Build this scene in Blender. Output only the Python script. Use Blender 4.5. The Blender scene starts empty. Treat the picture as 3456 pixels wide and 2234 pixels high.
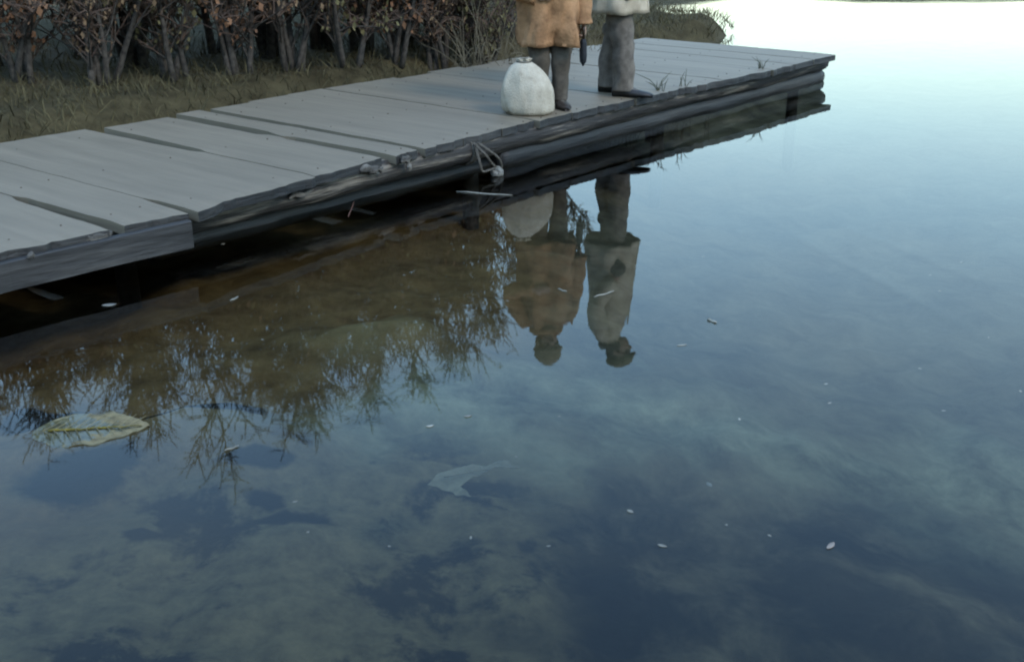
import bpy, bmesh, math, random
from mathutils import Vector, Matrix, noise as mn

S = bpy.context.scene
COL = S.collection

# ------------------------------------------------------------------ camera
CAM_H = 1.886
cam = bpy.data.cameras.new("camera"); cam_o = bpy.data.objects.new("camera", cam); COL.objects.link(cam_o)
cam.sensor_width = 36.0; cam.lens = 40.8; cam.clip_end = 3000.0; cam.clip_start = 0.05
cam_o.location = (0, 0, CAM_H)
cam_o.rotation_euler = (math.radians(90 - 20.695), 0, 0)
S.camera = cam_o

# ------------------------------------------------------------------ sky and sun
SUN_EL, SUN_AZ = math.radians(40), math.radians(135)      # azimuth clockwise from +Y
w = bpy.data.worlds.new("World"); S.world = w; w.use_nodes = True
nt = w.node_tree; nt.nodes.clear()
out = nt.nodes.new("ShaderNodeOutputWorld"); bg = nt.nodes.new("ShaderNodeBackground")
sky = nt.nodes.new("ShaderNodeTexSky"); sky.sky_type = 'NISHITA'; sky.sun_disc = False
sky.sun_elevation = SUN_EL; sky.sun_rotation = SUN_AZ
sky.altitude = 0; sky.air_density = 2.0; sky.dust_density = .25; sky.ozone_density = 7.0
tc = nt.nodes.new("ShaderNodeTexCoord"); mp = nt.nodes.new("ShaderNodeMapping")
mp.inputs['Scale'].default_value = (1.0, 1.0, 3.2)
nz = nt.nodes.new("ShaderNodeTexNoise"); nz.inputs['Scale'].default_value = 2.6; nz.inputs['Detail'].default_value = 6; nz.inputs['Roughness'].default_value = .55
rp = nt.nodes.new("ShaderNodeValToRGB"); rp.color_ramp.elements[0].position = .42; rp.color_ramp.elements[1].position = .72
rp.color_ramp.elements[0].color = (.03, .03, .03, 1); rp.color_ramp.elements[1].color = (.3, .3, .3, 1)
cl = nt.nodes.new("ShaderNodeMix"); cl.data_type = 'RGBA'
nt.links.new(tc.outputs['Generated'], mp.inputs['Vector']); nt.links.new(mp.outputs[0], nz.inputs['Vector'])
nt.links.new(nz.outputs['Fac'], rp.inputs[0]); nt.links.new(rp.outputs[0], cl.inputs[0])
nt.links.new(sky.outputs[0], cl.inputs[6]); cl.inputs[7].default_value = (3.6, 4.6, 4.9, 1)
bg.inputs['Strength'].default_value = 0.15
nt.links.new(cl.outputs[2], bg.inputs['Color']); nt.links.new(bg.outputs[0], out.inputs['Surface'])

sun = bpy.data.lights.new("sun", 'SUN'); sun.energy = 0.6; sun.angle = math.radians(14); sun.color = (1, .95, .87)
sun_o = bpy.data.objects.new("sun", sun); COL.objects.link(sun_o)
sd = Vector((math.sin(SUN_AZ) * math.cos(SUN_EL), math.cos(SUN_AZ) * math.cos(SUN_EL), math.sin(SUN_EL)))
sun_o.rotation_euler = (-sd).to_track_quat('-Z', 'Y').to_euler()

S.view_settings.view_transform = 'Standard'; S.view_settings.look = 'None'
S.view_settings.exposure = 1.74; S.view_settings.gamma = 1.0; S.view_settings.use_curve_mapping = False
S.cycles.max_bounces = 5; S.cycles.diffuse_bounces = 2; S.cycles.glossy_bounces = 2; S.cycles.transparent_max_bounces = 6
S.cycles.caustics_reflective = False; S.cycles.caustics_refractive = False
S.cycles.pixel_filter_type = 'BLACKMAN_HARRIS'; S.cycles.filter_width = 2.1

# ------------------------------------------------------------------ helpers
def tag(o, label=None, cat=None, group=None, kind=None):
    if label: o['label'] = label
    if cat: o['category'] = cat
    if group: o['group'] = group
    if kind: o['kind'] = kind
    return o
def empty(name, loc=(0, 0, 0), rz=0.0, label=None, cat=None, group=None):
    o = bpy.data.objects.new(name, None); COL.objects.link(o); o.location = loc; o.rotation_euler = (0, 0, rz)
    o.empty_display_size = .1
    return tag(o, label, cat, group)
class MB:
    def __init__(s): s.v = []; s.f = []; s.m = []
    def add(s, vs, fs, mi=0):
        b = len(s.v); s.v.extend(tuple(q) for q in vs); s.f.extend(tuple(i + b for i in f) for f in fs); s.m.extend([mi] * len(fs))
    def box(s, c, size, rot=None, mi=0):
        x, y, z = [q / 2 for q in size]
        vs = [Vector((a * x, b * y, d * z)) for d in (-1, 1) for a, b in ((-1, -1), (1, -1), (1, 1), (-1, 1))]
        if rot is not None: vs = [rot @ q for q in vs]
        s.add([q + Vector(c) for q in vs], [(3, 2, 1, 0), (4, 5, 6, 7), (0, 1, 5, 4), (1, 2, 6, 5), (2, 3, 7, 6), (3, 0, 4, 7)], mi)
    def tube(s, pts, rads, n=6, cap=True, mi=0, squash=None):
        pts = [Vector(p) for p in pts]; rings = []; ref = None
        for i, p in enumerate(pts):
            a = pts[max(i - 1, 0)]; b = pts[min(i + 1, len(pts) - 1)]; t = (b - a)
            if t.length < 1e-9: t = Vector((0, 0, 1))
            t.normalize()
            if ref is None: ref = Vector((0, 0, 1)) if abs(t.z) < .9 else Vector((1, 0, 0))
            x = ref - t * ref.dot(t)
            if x.length < 1e-6: x = t.orthogonal()
            x.normalize(); ref = x; y = t.cross(x)
            r = rads[i] if hasattr(rads, '__len__') else rads
            rings.append([p + x * (r * math.cos(2 * math.pi * k / n)) + y * (r * math.sin(2 * math.pi * k / n)) for k in range(n)])
        vs = [q for r in rings for q in r]; fs = []
        for i in range(len(pts) - 1):
            for k in range(n):
                fs.append((i * n + k, i * n + (k + 1) % n, (i + 1) * n + (k + 1) % n, (i + 1) * n + k))
        if cap:
            fs.append(tuple(range(n - 1, -1, -1))); fs.append(tuple((len(pts) - 1) * n + k for k in range(n)))
        s.add(vs, fs, mi)
    def ellipsoid(s, c, r, rot=None, nu=14, nv=9, mi=0):
        vs = []; fs = []; c = Vector(c)
        def P(a, b):
            q = Vector((r[0] * math.cos(a) * math.cos(b), r[1] * math.sin(a) * math.cos(b), r[2] * math.sin(b)))
            return c + (rot @ q if rot is not None else q)
        for j in range(1, nv):
            for i in range(nu): vs.append(P(2 * math.pi * i / nu, -math.pi / 2 + math.pi * j / nv))
        vs.append(P(0, -math.pi / 2)); vs.append(P(0, math.pi / 2)); B, T = len(vs) - 2, len(vs) - 1
        for j in range(nv - 2):
            for i in range(nu): fs.append((j * nu + i, j * nu + (i + 1) % nu, (j + 1) * nu + (i + 1) % nu, (j + 1) * nu + i))
        for i in range(nu):
            fs.append((B, (i + 1) % nu, i)); fs.append((T, (nv - 2) * nu + i, (nv - 2) * nu + (i + 1) % nu))
        s.add(vs, fs, mi)
    def build(s, name, mats, parent=None, smooth=False):
        me = bpy.data.meshes.new(name); me.from_pydata(s.v, [], s.f)
        for m in (mats if isinstance(mats, (list, tuple)) else [mats]): me.materials.append(m)
        if any(s.m): me.polygons.foreach_set('material_index', s.m)
        if smooth: me.polygons.foreach_set('use_smooth', [True] * len(me.polygons))
        me.update()
        o = bpy.data.objects.new(name, me); COL.objects.link(o); o.parent = parent
        return o
def fbm(x, y, z=0.0, oct=4):
    a = 1; f = 1; t = 0
    for _ in range(oct):
        t += a * mn.noise(Vector((x * f, y * f, z))); a *= .5; f *= 2.03
    return t
def sst(a, b, x):
    t = min(1, max(0, (x - a) / (b - a))); return t * t * (3 - 2 * t)

# node material helper
def mat(name, c1, c2=None, scale=8, rough=.8, bump=0, bscale=None, stretch=(1, 1, 1), detail=5, spec=.3, c3=None, lo=.35, hi=.65, coords='Object', subsurf=0):
    m = bpy.data.materials.new(name); m.use_nodes = True; t = m.node_tree; b = t.nodes['Principled BSDF']
    b.inputs['Roughness'].default_value = rough; b.inputs['Specular IOR Level'].default_value = spec
    if c2 is None:
        b.inputs['Base Color'].default_value = (*c1, 1); return m
    co = t.nodes.new('ShaderNodeTexCoord'); ma = t.nodes.new('ShaderNodeMapping'); ma.inputs['Scale'].default_value = stretch
    t.links.new(co.outputs[coords], ma.inputs['Vector'])
    n = t.nodes.new('ShaderNodeTexNoise'); n.inputs['Scale'].default_value = scale; n.inputs['Detail'].default_value = detail; n.inputs['Roughness'].default_value = .6
    t.links.new(ma.outputs[0], n.inputs['Vector'])
    r = t.nodes.new('ShaderNodeValToRGB'); r.color_ramp.elements[0].position = lo; r.color_ramp.elements[1].position = hi
    r.color_ramp.elements[0].color = (*c1, 1); r.color_ramp.elements[1].color = (*c2, 1)
    if c3: e = r.color_ramp.elements.new((lo + hi) / 2); e.color = (*c3, 1)
    t.links.new(n.outputs['Fac'], r.inputs[0]); t.links.new(r.outputs[0], b.inputs['Base Color'])
    if bump:
        n2 = t.nodes.new('ShaderNodeTexNoise'); n2.inputs['Scale'].default_value = bscale or scale * 3; n2.inputs['Detail'].default_value = 6
        t.links.new(ma.outputs[0], n2.inputs['Vector'])
        bp = t.nodes.new('ShaderNodeBump'); bp.inputs['Strength'].default_value = bump; bp.inputs['Distance'].default_value = .01
        t.links.new(n2.outputs['Fac'], bp.inputs['Height']); t.links.new(bp.outputs[0], b.inputs['Normal'])
    return m

# dock frame: origin on the front edge, U runs along the edge, N runs inward across the planks
O = Vector((-2.442, 5.316)); U = Vector((.6316, .7753)); N = Vector((-.7753, .6316)); DECK = .294
DOCK_A = math.atan2(U.y, U.x)
def dk(u, n, z): q = O + U * u + N * n; return Vector((q.x, q.y, z))
def un(x, y): q = Vector((x, y)) - O; return q.dot(U), q.dot(N)

# ------------------------------------------------------------------ ground (lake bed, bank, far shore)
PITS = [(-1.79, 4.30, .25, .24), (-2.2, 4.9, .2, .12), (-1.08, 4.40, .16, .07), (-.86, 3.96, .16, .08), (-1.40, 3.82, .08, .06), (-1.39, 4.85, .3, .1), (-1.0, 4.12, .1, .05)]
def gz(x, y):
    u, n = un(x, y)
    bed = -.40 - .55 * sst(-.6, 3.2, x + .12 * (y - 5)) - .25 * sst(6, 2, y) * sst(-1.5, 1.5, x)
    d2 = math.hypot(x, y)
    if d2 < 40:
        bed += .07 * fbm(x * .8, y * .8, 3.1) + .05 * fbm(x * 3.1, y * 3.1, 7.7, 4)
        bed += .16 * math.exp(-(((x + .72) / .55) ** 2 + ((y - 5.75) / .34) ** 2))      # algae hump
        bed += .12 * math.exp(-(((x + 1.25) / .45) ** 2 + ((y - 4.62) / .3) ** 2))
    else: bed -= .8
    bed = min(bed, -.12)
    un_ = n + .35 * fbm(u * .5, 9.3)
    end = sst(15.5, 12.0, u)
    up = sst(2.15, 3.3, un_) * end
    top = .30 + .35 * sst(3.3, 9, n) + 1.2 * sst(9, 40, n) + .05 * fbm(x * 1.3, y * 1.3, 1.0)
    z = bed * (1 - up) + top * up
    back = sst(1.2, -1.2, y + .2 * x)             # near bank under the camera; the unseen rise behind is added to block sky
    z = z * (1 - back) + (.35 + 6.5 * sst(-1.5, -16, y)) * back
    far = sst(120, 230, d2)
    if far > 0: z = z * (1 - far) + (17.0 + 9 * fbm(x * .006, y * .006, 2.0)) * far
    return z
def axis(dense0, dense1, step, lo, hi):
    a = []; x = dense0
    while x < dense1: a.append(x); x += step
    s = step; x = dense1; r = []
    while x < hi: r.append(x); s *= 1.28; x += s
    r.append(hi); s = step; x = dense0; l = []
    while x > lo: s *= 1.28; x -= s; l.append(max(x, lo))
    return l[::-1] + a + r
XS = axis(-4.6, 4.6, .065, -900, 900); YS = axis(2.4, 13.5, .065, -900, 900)
g = MB(); nx, ny = len(XS), len(YS)
g.v = [(x, y, gz(x, y)) for y in YS for x in XS]
g.f = [(j * nx + i, j * nx + i + 1, (j + 1) * nx + i + 1, (j + 1) * nx + i) for j in range(ny - 1) for i in range(nx - 1)]
g.m = [0] * len(g.f)

def ground_material():
    m = bpy.data.materials.new('silt_and_bank'); m.use_nodes = True; t = m.node_tree; L = t.links; b = t.nodes['Principled BSDF']
    b.inputs['Roughness'].default_value = .95; b.inputs['Specular IOR Level'].default_value = .1
    geo = t.nodes.new('ShaderNodeNewGeometry'); sep = t.nodes.new('ShaderNodeSeparateXYZ'); L.new(geo.outputs['Position'], sep.inputs[0])
    def noi(scale, detail=5, rough=.6, dist=0.0):
        n = t.nodes.new('ShaderNodeTexNoise'); n.inputs['Scale'].default_value = scale; n.inputs['Detail'].default_value = detail
        n.inputs['Roughness'].default_value = rough; n.inputs['Distortion'].default_value = dist; L.new(geo.outputs['Position'], n.inputs['Vector']); return n.outputs['Fac']
    def ramp(src, p0, c0, p1, c1):
        r = t.nodes.new('ShaderNodeValToRGB'); r.color_ramp.elements[0].position = p0; r.color_ramp.elements[1].position = p1
        r.color_ramp.elements[0].color = (*c0, 1); r.color_ramp.elements[1].color = (*c1, 1); L.new(src, r.inputs[0]); return r.outputs[0]
    def mix(f, a, c):
        k = t.nodes.new('ShaderNodeMix'); k.data_type = 'RGBA'; L.new(f, k.inputs[0]); L.new(a, k.inputs[6]); L.new(c, k.inputs[7]); return k.outputs[2]
    def rng(src, a, c):
        k = t.nodes.new('ShaderNodeMapRange'); k.interpolation_type = 'SMOOTHSTEP'; k.inputs[1].default_value = a; k.inputs[2].default_value = c; L.new(src, k.inputs[0]); return k.outputs[0]
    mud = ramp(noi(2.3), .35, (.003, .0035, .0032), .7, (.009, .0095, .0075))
    silt = ramp(noi(9, 8, .7), .3, (.032, .0255, .0125), .7, (.118, .092, .046))
    algae = ramp(noi(5, 7, .65), .3, (.055, .032, .0125), .72, (.155, .096, .04))
    patch = rng(noi(2.0, 9, .68, .12), .40, .50)               # pale silt lies in torn sheets over dark mud
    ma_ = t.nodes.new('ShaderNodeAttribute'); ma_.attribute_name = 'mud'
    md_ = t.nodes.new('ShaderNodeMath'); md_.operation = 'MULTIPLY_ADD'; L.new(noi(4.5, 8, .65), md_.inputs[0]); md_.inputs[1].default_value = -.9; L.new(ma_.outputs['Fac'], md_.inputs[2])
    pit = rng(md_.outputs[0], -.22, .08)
    deep = rng(sep.outputs[2], -.60, -.47)                     # silt gives way to mud; water's dimming with depth is painted in too
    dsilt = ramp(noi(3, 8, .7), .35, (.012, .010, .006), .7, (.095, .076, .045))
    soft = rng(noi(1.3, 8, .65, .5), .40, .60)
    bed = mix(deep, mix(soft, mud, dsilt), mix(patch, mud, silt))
    mid_bed_c = ramp(noi(2.6, 8, .68, .4), .34, (.026, .022, .013), .68, (.105, .088, .054))
    edge = t.nodes.new('ShaderNodeMath'); edge.operation = 'MULTIPLY_ADD'; L.new(noi(.8, 5, .6), edge.inputs[0]); edge.inputs[1].default_value = 2.6; L.new(sep.outputs[1], edge.inputs[2])
    murk_c = ramp(noi(2.2, 8, .7, .3), .36, (.032, .033, .02), .66, (.19, .182, .112))
    mid_bed_c = mix(rng(edge.outputs[0], 6.5, 7.3), murk_c, mid_bed_c)
    bed = mix(rng(edge.outputs[0], 5.7, 6.6), bed, mid_bed_c)
       # scattered light of murky mid-water painted onto the bed as grey-green silt
    # the weed belt that grows along the dock
    dot = t.nodes.new('ShaderNodeVectorMath'); dot.operation = 'DOT_PRODUCT'; L.new(geo.outputs['Position'], dot.inputs[0]); dot.inputs[1].default_value = (N.x, N.y, 0)
    add = t.nodes.new('ShaderNodeMath'); add.operation = 'MULTIPLY_ADD'; L.new(noi(1.2), add.inputs[0]); add.inputs[1].default_value = 1.4; L.new(dot.outputs['Value'], add.inputs[2])
    n0 = O.dot(N)
    belt = rng(add.outputs[0], n0 - 1.85 + .7, n0 - 1.0 + .7)
    lim = t.nodes.new('ShaderNodeMath'); lim.operation = 'MULTIPLY'; L.new(belt, lim.inputs[0]); L.new(rng(sep.outputs[0], .55, -.15), lim.inputs[1]); belt = lim.outputs[0]
    hump = rng(sep.outputs[2], -.37, -.2)
    algae = mix(hump, algae, ramp(noi(6, 7, .65), .3, (.105, .072, .032), .72, (.225, .16, .075)))
    bed = mix(belt, bed, algae)
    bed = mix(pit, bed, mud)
    bank = ramp(noi(6, 8, .7), .3, (.025, .019, .009), .7, (.07, .055, .027))
    col = mix(rng(sep.outputs[2], -.08, .12), bed, bank)
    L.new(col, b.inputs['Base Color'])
    bp = t.nodes.new('ShaderNodeBump'); bp.inputs['Strength'].default_value = .6; bp.inputs['Distance'].default_value = .03
    L.new(noi(22, 8, .7), bp.inputs['Height']); L.new(bp.outputs[0], b.inputs['Normal'])
    return m
ground = g.build('ground', ground_material(), smooth=True); tag(ground, kind='structure')
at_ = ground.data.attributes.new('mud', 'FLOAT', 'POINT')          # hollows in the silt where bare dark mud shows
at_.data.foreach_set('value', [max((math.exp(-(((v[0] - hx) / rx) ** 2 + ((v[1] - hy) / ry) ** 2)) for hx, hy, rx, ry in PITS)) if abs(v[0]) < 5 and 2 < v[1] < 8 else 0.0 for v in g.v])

# ------------------------------------------------------------------ water
def water_material():
    m = bpy.data.materials.new('lake_water'); m.use_nodes = True; t = m.node_tree; L = t.links; t.nodes.clear()
    o = t.nodes.new('ShaderNodeOutputMaterial'); gl = t.nodes.new('ShaderNodeBsdfGlossy'); gl.inputs['Roughness'].default_value = 0.017
    gl.inputs['Color'].default_value = (1, 1, 1, 1)
    tr = t.nodes.new('ShaderNodeBsdfTransparent'); tr.inputs['Color'].default_value = (.84, .90, .86, 1)
    fr = t.nodes.new('ShaderNodeFresnel'); fr.inputs['IOR'].default_value = 1.27
    mx = t.nodes.new('ShaderNodeMixShader')
    geo = t.nodes.new('ShaderNodeNewGeometry')
    def noi(scale, st, detail, rot=0.0):
        ma = t.nodes.new('ShaderNodeMapping'); ma.inputs['Scale'].default_value = st; ma.inputs['Rotation'].default_value = (0, 0, rot); L.new(geo.outputs['Position'], ma.inputs['Vector'])
        n = t.nodes.new('ShaderNodeTexNoise'); n.inputs['Scale'].default_value = scale; n.inputs['Detail'].default_value = detail; n.inputs['Roughness'].default_value = .5
        L.new(ma.outputs[0], n.inputs['Vector']); return n.outputs['Fac']
    def mth(op, a, b):
        k = t.nodes.new('ShaderNodeMath'); k.operation = op
        for i, q in enumerate((a, b)):
            if isinstance(q, (int, float)): k.inputs[i].default_value = q
            else: L.new(q, k.inputs[i])
        return k.outputs[0]
    h = mth('ADD', mth('MULTIPLY', noi(2.2, (.6, 1, 1), 2), .00024), mth('MULTIPLY', noi(16, (.5, 1, 1), 3, .2), .00007))
    # the faint wake of something that passed: two low crests
    sep = t.nodes.new('ShaderNodeSeparateXYZ'); L.new(geo.outputs['Position'], sep.inputs[0])
    for (ax, ay), (bx, by), amp, wd in (((1.59, 6.76), (2.14, 4.95), .0006, .05), ((1.95, 6.9), (2.75, 5.0), .0004, .06)):
        dx, dy = bx - ax, by - ay; l = math.hypot(dx, dy); nxx, nyy = -dy / l, dx / l
        wob = mth('MULTIPLY', mth('SUBTRACT', noi(1.1, (1, 1, 1), 1), .5), .16)
        dist = mth('ADD', mth('ADD', mth('MULTIPLY', sep.outputs[0], nxx), mth('MULTIPLY', sep.outputs[1], nyy)), mth('ADD', wob, -(ax * nxx + ay * nyy)))
        q = mth('MULTIPLY', mth('MULTIPLY', dist, dist), -1 / (wd * wd)); e = mth('EXPONENT', q, 0)
        al = mth('SUBTRACT', mth('ADD', mth('MULTIPLY', sep.outputs[0], dx / l), mth('MULTIPLY', sep.outputs[1], dy / l)), ((ax + bx) / 2 * dx + (ay + by) / 2 * dy) / l)
        fa = mth('EXPONENT', mth('MULTIPLY', mth('MULTIPLY', al, al), -1 / (.95 ** 2)), 0)
        h = mth('ADD', h, mth('MULTIPLY', mth('MULTIPLY', e, fa), amp))
    bp = t.nodes.new('ShaderNodeBump'); bp.inputs['Strength'].default_value = 1; bp.inputs['Distance'].default_value = 1.0
    L.new(h, bp.inputs['Height'])
    for nd in (gl, fr): L.new(bp.outputs[0], nd.inputs['Normal'])
    L.new(fr.outputs[0], mx.inputs[0]); L.new(tr.outputs[0], mx.inputs[1]); L.new(gl.outputs[0], mx.inputs[2])
    L.new(mx.outputs[0], o.inputs['Surface'])
    return m
wb = MB(); R_ = 880
wb.box((0, 0, -3.0), (2 * R_, 2 * R_, 6.0))
water = wb.build('water', water_material()); tag(water, kind='structure')

# ------------------------------------------------------------------ dock
def wood(name, a, b, c, scale=5, rough=.75, spec=.35, along='X', bump=.5):
    st = {'X': (.25, 3.2, 3.2), 'Y': (3.2, .25, 3.2)}[along]
    return mat(name, a, b, scale, rough, bump, scale * 4, st, 7, spec, c)
M_DECK = wood('weathered_deck_wood', (.128, .101, .067), (.162, .128, .086), (.146, .115, .077), 3.0, .62, .45, 'Y', .35)
M_EDGE = wood('wet_shaded_wood', (.007, .007, .007), (.035, .032, .028), (.016, .015, .014), 4, .6, .35, 'X', .8)  # wet wood, its colour also darkened for shade on backlit plank ends
M_LOG = wood('peeled_log', (.010, .008, .0065), (.19, .16, .125), (.028, .0235, .019), 6.0, .7, .3, 'X', 1.2)
M_FASCIA = wood('grey_board', (.014, .013, .012), (.06, .056, .05), (.028, .026, .024), 3.2, .6, .35, 'X', .7)
rnd = random.Random(4)
M_NAIL = mat('rusty_nail', (.03, .022, .015), (.07, .05, .032), 30, .7)
nm = MB(); nm.tube([(0, 0, -.02), (0, 0, .003), (0, 0, .0045)], [.0055, .0055, .003], 8); no_ = nm.build('nail', M_NAIL); NAIL_ME = no_.data; bpy.data.objects.remove(no_, do_unlink=True)
dock = empty('dock', dk(0, 0, 0), DOCK_A, 'weathered grey plank dock on dark logs running along the bank', 'dock')
# in dock-local space x = along the edge, y = inward, z = up
DW = 2.36
# seams: (position, list of (n, half gap)) ; wide open gaps where the photograph shows them
def gapfn(pts):
    def f(n):
        for (a, ga), (b, gb) in zip(pts, pts[1:]):
            if a <= n <= b: return ga + (gb - ga) * (n - a) / (b - a)
        return pts[0][1] if n < pts[0][0] else pts[-1][1]
    return f
tight = gapfn([(-1, .0006), (3, .0006)])
seams = [(-2.1, tight), (-1.55, tight), (-1.02, tight), (-.55, tight), (-.02, tight),
         (.575, gapfn([(-1, .045), (.05, .045), (.86, .03), (.93, .003), (3, .003)])),
         (1.01, gapfn([(-1, .03), (.0, .026), (.25, .02), (.31, .003), (3, .003)])),
         (1.99, gapfn([(-1, .003), (1.08, .003), (1.15, .03), (1.8, .05), (2.5, .055)])),
         (2.655, gapfn([(-1, .05), (.0, .05), (.6, .05), (1.02, .042), (1.1, .012), (1.18, .012), (1.25, .06), (2.5, .065)])),
         (2.975, gapfn([(-1, .028), (.0, .028), (1.2, .038), (2.5, .04)])),
         (3.42, tight), (3.85, tight), (4.25, gapfn([(-1, .01), (2.5, .016)])), (4.7, tight), (5.1, tight), (5.55, gapfn([(-1, .02), (1.2, .01), (2.5, .006)])),
         (6.0, tight), (6.42, tight), (6.9, gapfn([(-1, .012), (2.5, .02)])), (7.35, tight), (7.8, tight), (8.25, tight), (8.7, gapfn([(-1, .015), (2.5, .01)])), (9.2, tight)]
edge_off = lambda u: gapfn([(-2, -.02), (0, -.0), (1.0, -.085), (1.05, -.075), (2.4, .075), (3.6, .10), (4.6, .11), (5.9, .07), (7.5, 0), (9.4, 0)])(u)
NS = 22
for i in range(len(seams) - 1):
    (u0, g0), (u1, g1) = seams[i], seams[i + 1]
    m = MB(); n0 = edge_off((u0 + u1) / 2) - .03 + rnd.uniform(-.018, .018); n1 = DW + rnd.uniform(-.05, .07)
    TH = .055; zoff = rnd.uniform(-.0015, .0015); tilt = rnd.uniform(-.003, .003)
    K = max(4, int((u1 - u0) / .045))
    vs = []; cols = []
    for a in range(K + 1):
        q = a / K; uu = u0 + (u1 - u0) * q
        ragged = .030 * fbm(uu * 7.5, i * 3.3, .5, 3)
        nn0 = edge_off(uu) - .035 + ragged + (.016 if rnd.random() < .10 else 0)
        col = []
        for j in range(NS + 1):
            n = nn0 + (n1 - nn0) * j / NS
            ua = u0 + g0(n) + .004 * fbm(n * 6, u0 * 5, 1); ub = u1 - g1(n) + .004 * fbm(n * 6, u1 * 5, 1)
            x = ua + (ub - ua) * q
            z = DECK + zoff + tilt * (q - .5) + .0035 * fbm(x * 2.5, n * 2.5, 4) - (.006 if j == 0 else 0) - (.0005 if a in (0, K) else 0)
            col.append((x, n, z))
        cols.append(col)
    W = NS + 1
    top = [p for c in cols for p in c]; bot = [(p[0], p[1], p[2] - TH) for p in top]; nT = len(top)
    fs = []
    for a in range(K):
        for j in range(NS):
            q = (a * W + j, (a + 1) * W + j, (a + 1) * W + j + 1, a * W + j + 1)
            fs.append(q); fs.append(tuple(k + nT for k in q[::-1]))
    for j in range(NS):
        fs.append((j, j + 1, j + 1 + nT, j + nT)); b = K * W; fs.append((b + j + 1, b + j, b + j + nT, b + j + 1 + nT))
    nt_ = len(fs)
    m.add(top + bot, fs, 0)
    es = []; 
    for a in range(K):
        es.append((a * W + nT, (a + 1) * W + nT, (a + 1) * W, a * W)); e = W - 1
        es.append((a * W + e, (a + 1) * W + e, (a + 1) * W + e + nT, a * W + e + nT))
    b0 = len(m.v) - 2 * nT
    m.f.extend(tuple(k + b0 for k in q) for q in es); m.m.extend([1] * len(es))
    pl = m.build('plank', [M_DECK, M_EDGE], dock)
    for nn in (.14, 1.1, 2.1):
        for q in (.18, .82):
            x = u0 + .06 + (u1 - u0 - .12) * (q + rnd.uniform(-.06, .06)); no = bpy.data.objects.new('nail', NAIL_ME); COL.objects.link(no); no.parent = pl; no.location = (x, nn + rnd.uniform(-.03, .03), DECK + zoff)
# round logs under the plank ends
def log(name, u0, u1, n, z, r, m_, seed, nseg=60, sides=16):
    mb = MB(); pts = []; rr = []
    for k in range(nseg + 1):
        u = u0 + (u1 - u0) * k / nseg
        pts.append((u, n + .02 * fbm(u * .8, seed), z + .018 * fbm(u * .7, seed + 5))); rr.append(r * (1 + .10 * fbm(u * 2.1, seed + 9)))
    mb.tube(pts, rr, sides)
    for i, v in enumerate(mb.v):
        d = .012 * fbm(v[0] * 2.2, v[1] * 16, v[2] * 16 + seed, 3); c = Vector((v[0], n, z)); q = Vector(v) - c
        if q.length > .01: mb.v[i] = tuple(Vector(v) + q.normalized() * d)
    return mb.build(name, m_, dock, smooth=True)
log('beam', 1.0, 3.55, .13, .172, .078, M_LOG, 1.0)
log('beam', 3.5, 9.3, .15, .178, .082, M_LOG, 2.0)
log('beam', -2.1, 1.0, .12, .16, .075, M_LOG, 3.0)
log('beam', -2.1, 9.3, 2.1, .165, .08, M_LOG, 4.0)
log('beam', -2.1, 9.3, 1.1, .165, .08, M_LOG, 6.0)
log('beam', 1.0, 4.2, .30, .0, .075, M_EDGE, 5.0)
log('beam', 3.9, 9.3, .20, .035, .088, M_EDGE, 7.0)  # low dark log added to close the lit gap under the deck
# fascia board nailed across the near plank ends
mb = MB()
fs_n = 50; fr = []
for k in range(fs_n + 1):
    u = -2.1 + (0.97 + 2.1) * k / fs_n; y0 = edge_off(u) - .085; zt = .255 + .012 * fbm(u * 1.7, 2.2); zb = .108 + .008 * fbm(u * 1.3, 7.1)
    fr.append([(u, y0, zb), (u, y0, zt - .006), (u, y0 + .006, zt), (u, y0 + .04, zt), (u, y0 + .04, zb)])
vs = [p for r in fr for p in r]; fs = []
for k in range(fs_n):
    for j in range(5): fs.append((k * 5 + j, (k + 1) * 5 + j, (k + 1) * 5 + (j + 1) % 5, k * 5 + (j + 1) % 5))
fs.append((0, 1, 2, 3, 4)); fs.append(tuple(fs_n * 5 + j for j in (4, 3, 2, 1, 0))); mb.add(vs, fs)
mb.build('fascia_board', M_FASCIA, dock)
# posts
for u, n, tp in ((.93, .45, .25), (3.75, .3, .25), (6.4, .36, .25), (9.1, .36, .25), (-1.2, .1, .25), (.9, 2.15, .25), (3.7, 2.15, .25), (6.4, 2.15, .25), (9.1, 2.15, .25)):
    q = dk(u, n, 0); mb = MB(); zb = gz(q.x, q.y) - .3
    mb.tube([(u, n, zb + (tp - zb) * k / 8) for k in range(9)], [.062 * (1 + .08 * fbm(k * .7, u)) for k in range(9)], 12)
    mb.build('post', M_EDGE, dock, smooth=True)
# torn plank splinters and pale blocks left between the planks and the beam
M_SPL = wood('split_wood', (.03, .027, .023), (.12, .105, .085), (.06, .053, .044), 8, .8, .3, 'X', .8)
rs = random.Random(12)
for u, n, z, L_, W_, rz in ((2.46, .03, .25, .17, .05, .25), (2.52, .02, .232, .12, .04, -.1), (2.79, .02, .25, .09, .05, .4), (2.8, .0, .21, .11, .04, 1.2), (.50, -.07, .262, .12, .045, .2), (.44, -.075, .262, .07, .035, -.5), (.10, -.09, .258, .05, .03, .6), (1.9, .03, .19, .2, .035, .1)):
    mb = MB(); pts = [(L_ * (k / 5 - .5) * math.cos(rz) + u, L_ * (k / 5 - .5) * math.sin(rz) * .4 + n, z + rs.uniform(-.012, .012)) for k in range(6)]
    mb.tube(pts, [W_ * q * rs.uniform(.7, 1.1) for q in (.25, .55, .6, .5, .45, .2)], 6)
    mb.build('splinter', M_SPL, dock)

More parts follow.
